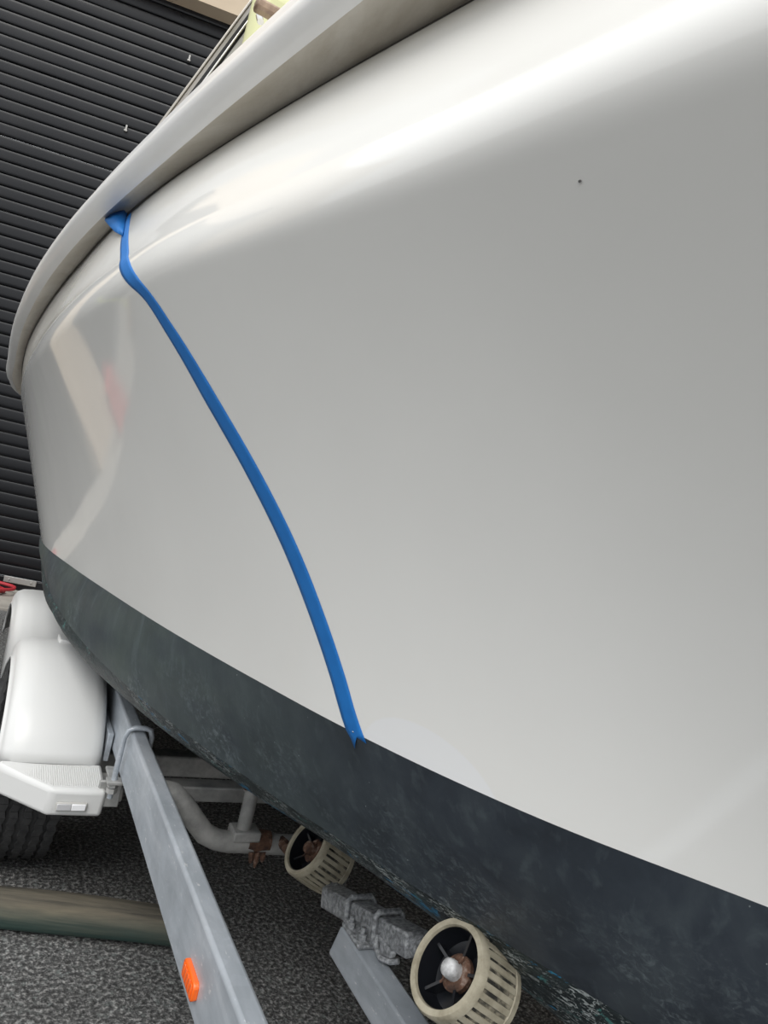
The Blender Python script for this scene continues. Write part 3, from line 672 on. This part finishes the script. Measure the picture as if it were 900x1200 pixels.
# ------------------------------------------------------------------ timber chock and hose on the ground
LD = Vector((0.963, -0.27, 0))
s_ = MB(); P0 = Vector((-0.8, 0, 0)); pts = [(a, 0, 0) for a in np.linspace(-0.9, 0.42, 24)]
s_.tube([(p[0], 0.002*math.sin(p[0]*9), 0.0015*math.sin(p[0]*5)) for p in pts], [0.042+0.0012*math.sin(p[0]*13) for p in pts], 28, cap=False)
log = s_.build('timber_pole', M['timber'], smooth=True, angle=60)
log.location = (0.19, 1.768, 0.0425); log.rotation_euler = (0, 0, math.atan2(LD.y, LD.x))
for xe, sg in ((0.42, 1), (-0.9, -1)):
    q = MB(); q.lathe([(0.0001, xe), (0.041, xe), (0.042, xe-sg*0.002)], 28, Matrix.Identity(4)); q.build('sawn_end', M['endgrain'], log)
tag(log, 'round green-stained timber pole lying on the asphalt in front of the tyre', 'log')

hp_ = []
cxh, cyh = dpt(-0.22, 0.28, 0)[0], dpt(-0.22, 0.28, 0)[1]
for i in range(160):
    a = i/160*2*math.pi*3.2; r = 0.21+0.035*math.sin(a*0.31+1)+0.006*i/16
    hp_.append((cxh+r*1.25*math.cos(a), cyh+r*0.5*math.sin(a), 0.034+0.0009*i/10+0.006*(i//50)))
s_ = MB(); s_.tube(hp_, 0.011, 8)
tag(s_.build('garden_hose', M['redhose'], smooth=True), 'coiled red hose on the concrete at the foot of the black shutter', 'hose')

# ------------------------------------------------------------------ masking tape stuck down the side
TP = [(0.1003, 1.492, 1.5245), (0.0970, 1.4215, 1.4913), (0.0934, 1.3527, 1.4581), (0.0910, 1.2897, 1.4267), (0.0895, 1.2223, 1.3949),
      (0.0890, 1.1650, 1.3685), (0.0915, 1.1230, 1.3490), (0.0990, 1.0920, 1.3310), (0.1114, 1.0720, 1.3174), (0.1548, 1.0425, 1.2711), (0.2234, 1.0028, 1.1900),
      (0.2903, 0.9562, 1.1051), (0.3446, 0.9169, 1.0271), (0.3911, 0.8847, 0.9483), (0.4253, 0.8588, 0.8824), (0.4498, 0.8388, 0.8294), (0.4585, 0.8300, 0.8130)]
from mathutils.bvhtree import BVHTree
def hull_bvh(obs):
    vs = []; fs = []
    for o in obs:
        n = len(vs); vs += [v.co.copy() for v in o.data.vertices]; fs += [tuple(i+n for i in p.vertices) for p in o.data.polygons]
    return BVHTree.FromPolygons(vs, fs)
skin = hull_bvh([o for o in boat.children if o.name in ('topsides', 'antifouling_band')])
cum = [0.0]
for a, b in zip(TP, TP[1:]): cum.append(cum[-1]+(Vector(a)-Vector(b)).length)
qs = np.linspace(0, cum[-1], 90)
ctr = [Vector(tuple(float(pchip(cum, [p[k] for p in TP], q)) for k in range(3))) for q in qs]
rows = []
for i, p in enumerate(ctr):
    d = (ctr[min(i+1, 89)]-ctr[max(i-1, 0)]).normalized()
    n = Vector((-0.85, -0.22, -0.3)); w = d.cross(n).normalized(); row = []
    for f in (-1, -0.5, 0, 0.5, 1):
        c_, nn, _i, _d = skin.find_nearest(p+w*f*float(np.interp(i, [0, 38, 50, 72, 89], [0.0125, 0.0125, 0.0172, 0.0172, 0.0155])))
        if nn.x > 0: nn = -nn
        row.append(c_+nn*0.0007)
    rows.append(row)
e_ = (ctr[-1]-ctr[-2]).normalized()   # torn end with a notch
rows.append([rows[-1][k]+e_*(0.012, 0.006, 0.001, 0.006, 0.014)[k] for k in range(5)])
s_ = MB(); s_.grid(rows); tape = s_.build('masking_tape', M['tape'], smooth=True, angle=180)
so = tape.modifiers.new('th', 'SOLIDIFY'); so.thickness = 0.0003
tag(tape, 'narrow blue masking tape strip running down the white hull side to the dark band', 'tape')
pa = [(.0690, 1.570, 1.530), (.0700, 1.552, 1.533), (.0785, 1.533, 1.5345), (.0934, 1.504, 1.536), (.0985, 1.494, 1.529), (.0955, 1.445, 1.499), (.0915, 1.375, 1.467), (.0890, 1.330, 1.444), (.0810, 1.420, 1.470), (.0735, 1.490, 1.495), (.0670, 1.548, 1.517)]
cp_ = [(.0790, 1.515, 1.520), (.0850, 1.480, 1.508), (.0850, 1.43, 1.484)]
s_ = MB(); s_.add(pa+cp_, [(0, 1, 11), (1, 2, 11), (2, 3, 11), (3, 12, 11), (3, 4, 12), (4, 5, 12), (5, 13, 12), (5, 6, 13), (6, 7, 13), (7, 8, 13), (8, 9, 13), (9, 12, 13), (9, 11, 12), (9, 10, 11), (10, 0, 11)])
fo = s_.build('folded_end', M['tape'], tape, smooth=True, angle=60); so = fo.modifiers.new('th', 'SOLIDIFY'); so.thickness = 0.0008

# ------------------------------------------------------------------ windscreen and cabin edge above the deck
D0 = Vector((0.052, 1.60, 1.555)); UD = Vector((0.345, 0.0, 0.938)).normalized(); WD = Vector((UD.z, 0, -UD.x)); ND = Vector((0, 1, 0))
wf = empty('part', (0, 0, 0)); bpy.data.objects.remove(wf)
def strip(name, w0, w1, y0, y1, mt, par, h=1.0):
    q = MB(); c = D0+WD*((w0+w1)/2)+UD*h/2+ND*((y0+y1)/2)
    q.box(c, (abs(w1-w0), y1-y0, h), Matrix((WD, ND, UD)).transposed()); return q.build(name, M[mt], par, bevel=0.0012)
fr = strip('windscreen_frame', 0.0, 0.0045, -0.004, 0.03, 'alu', boat)
strip('frame_channel', 0.0045, 0.018, 0.008, 0.03, 'alu', fr); strip('seal', 0.012, 0.017, 0.004, 0.012, 'blackseal', fr)
strip('bead', 0.018, 0.022, -0.006, 0.03, 'steel', fr); strip('seal', 0.022, 0.0265, 0.004, 0.03, 'blackseal', fr)
strip('frame_face', 0.0265, 0.044, 0.0, 0.03, 'lens_frame', fr)
q = MB(); a = D0+WD*0.044+ND*0.02; b_ = a+UD*1.0
q.add([a, b_, b_+Vector((0.9, 0.5, 0.03)), a+Vector((0.9, 0.5, 0.03)), a+ND*.006, b_+ND*.006, b_+Vector((0.9, 0.506, 0.03)), a+Vector((0.9, 0.506, 0.03))], [(0, 1, 2, 3), (7, 6, 5, 4), (0, 4, 5, 1), (3, 2, 6, 7)])
q.build('glass', M['screen'], fr)

strip('cabin_trim', 0.058, 0.098, 0.12, 0.14, 'wall', boat, 0.9)
q = MB(); q.box((0.575, 1.305, 1.887), (0.74, 0.024, 0.019)); hr = q.build('teak_handrail', M['tan'], boat, bevel=0.005)
for x in (0.36, 0.80):
    q = MB(); q.tube([(x, 1.305, 1.60), (x, 1.305, 1.88)], 0.009, 12); q.build('handrail_post', M['steel'], hr, smooth=True, angle=50)
q = MB(); q.tube([(0.225, 1.33, 1.878), (0.222, 1.34, 1.892)], 0.006, 12); q.build('handrail_end', M['steel'], hr, smooth=True)
cu = MB(); cu.box((0.345, 1.53, 1.858), (0.22, 0.07, 0.40)); cu = cu.build('deck_cushion', M['limevinyl'], bevel=0.028, bseg=4)
tag(cu, 'pale yellow-green cushion standing on the deck behind the windscreen frame', 'cushion')

# ------------------------------------------------------------------ things by the left shutter pier, seen mirrored in the hull
jc = MB(); jc.prism([(-.12, 0), (.12, 0), (.12, .20), (.07, .27), (-.12, .27)], (0, .15, 0), (-1.50, 5.28, 0), (1, 0, 0), (0, 0, 1))
jc = jc.build('fuel_can', mat('red_can_plastic', (0.55, 0.03, 0.03), 0.4), bevel=0.02, bseg=3); tag(jc, 'red plastic fuel can on the ground left of the shutter', 'fuel can')
q = MB(); q.tube([(-1.60, 5.355, 0.262), (-1.60, 5.355, 0.31), (-1.50, 5.355, 0.315), (-1.46, 5.355, 0.262)], 0.011, 10); q.build('handle', jc.data.materials[0], jc, smooth=True)
q = MB(); q.tube([(-1.415, 5.355, 0.22), (-1.39, 5.355, 0.262)], 0.022, 14); q.build('cap', M['blackseal'], jc, smooth=True, angle=40)
bp_ = MB(); bp_.tube([(-2.2, 5.42, 0.09), (-2.12, 5.80, 1.45)], 0.016, 12)
bp_ = bp_.build('yard_broom', mat('fluorescent_yellow_paint', (0.62, 0.70, 0.05), 0.45), smooth=True, angle=50); tag(bp_, 'yellow-handled yard broom leaning on the left shutter', 'broom')
q = MB(); q.box((-2.2, 5.41, 0.075), (0.36, 0.06, 0.04)); q.build('broom_head', M['tan'], bp_, bevel=0.006)
q = MB(); 
for i in range(30): q.box((-2.37+0.0117*i, 5.40+0.012*(i % 3), 0.030), (0.006, 0.006, 0.058))
q = q.build('bristles', M['blackseal'], bp_); q['kind'] = 'stuff'

q = MB(); q.tube([(0.3018, 0.4184, 1.3522), (0.3010, 0.4181, 1.3514)], 0.0010, 8); q.build('gelcoat_chip', mat('chip_grey', (0.16, 0.155, 0.15), 0.8), boat)
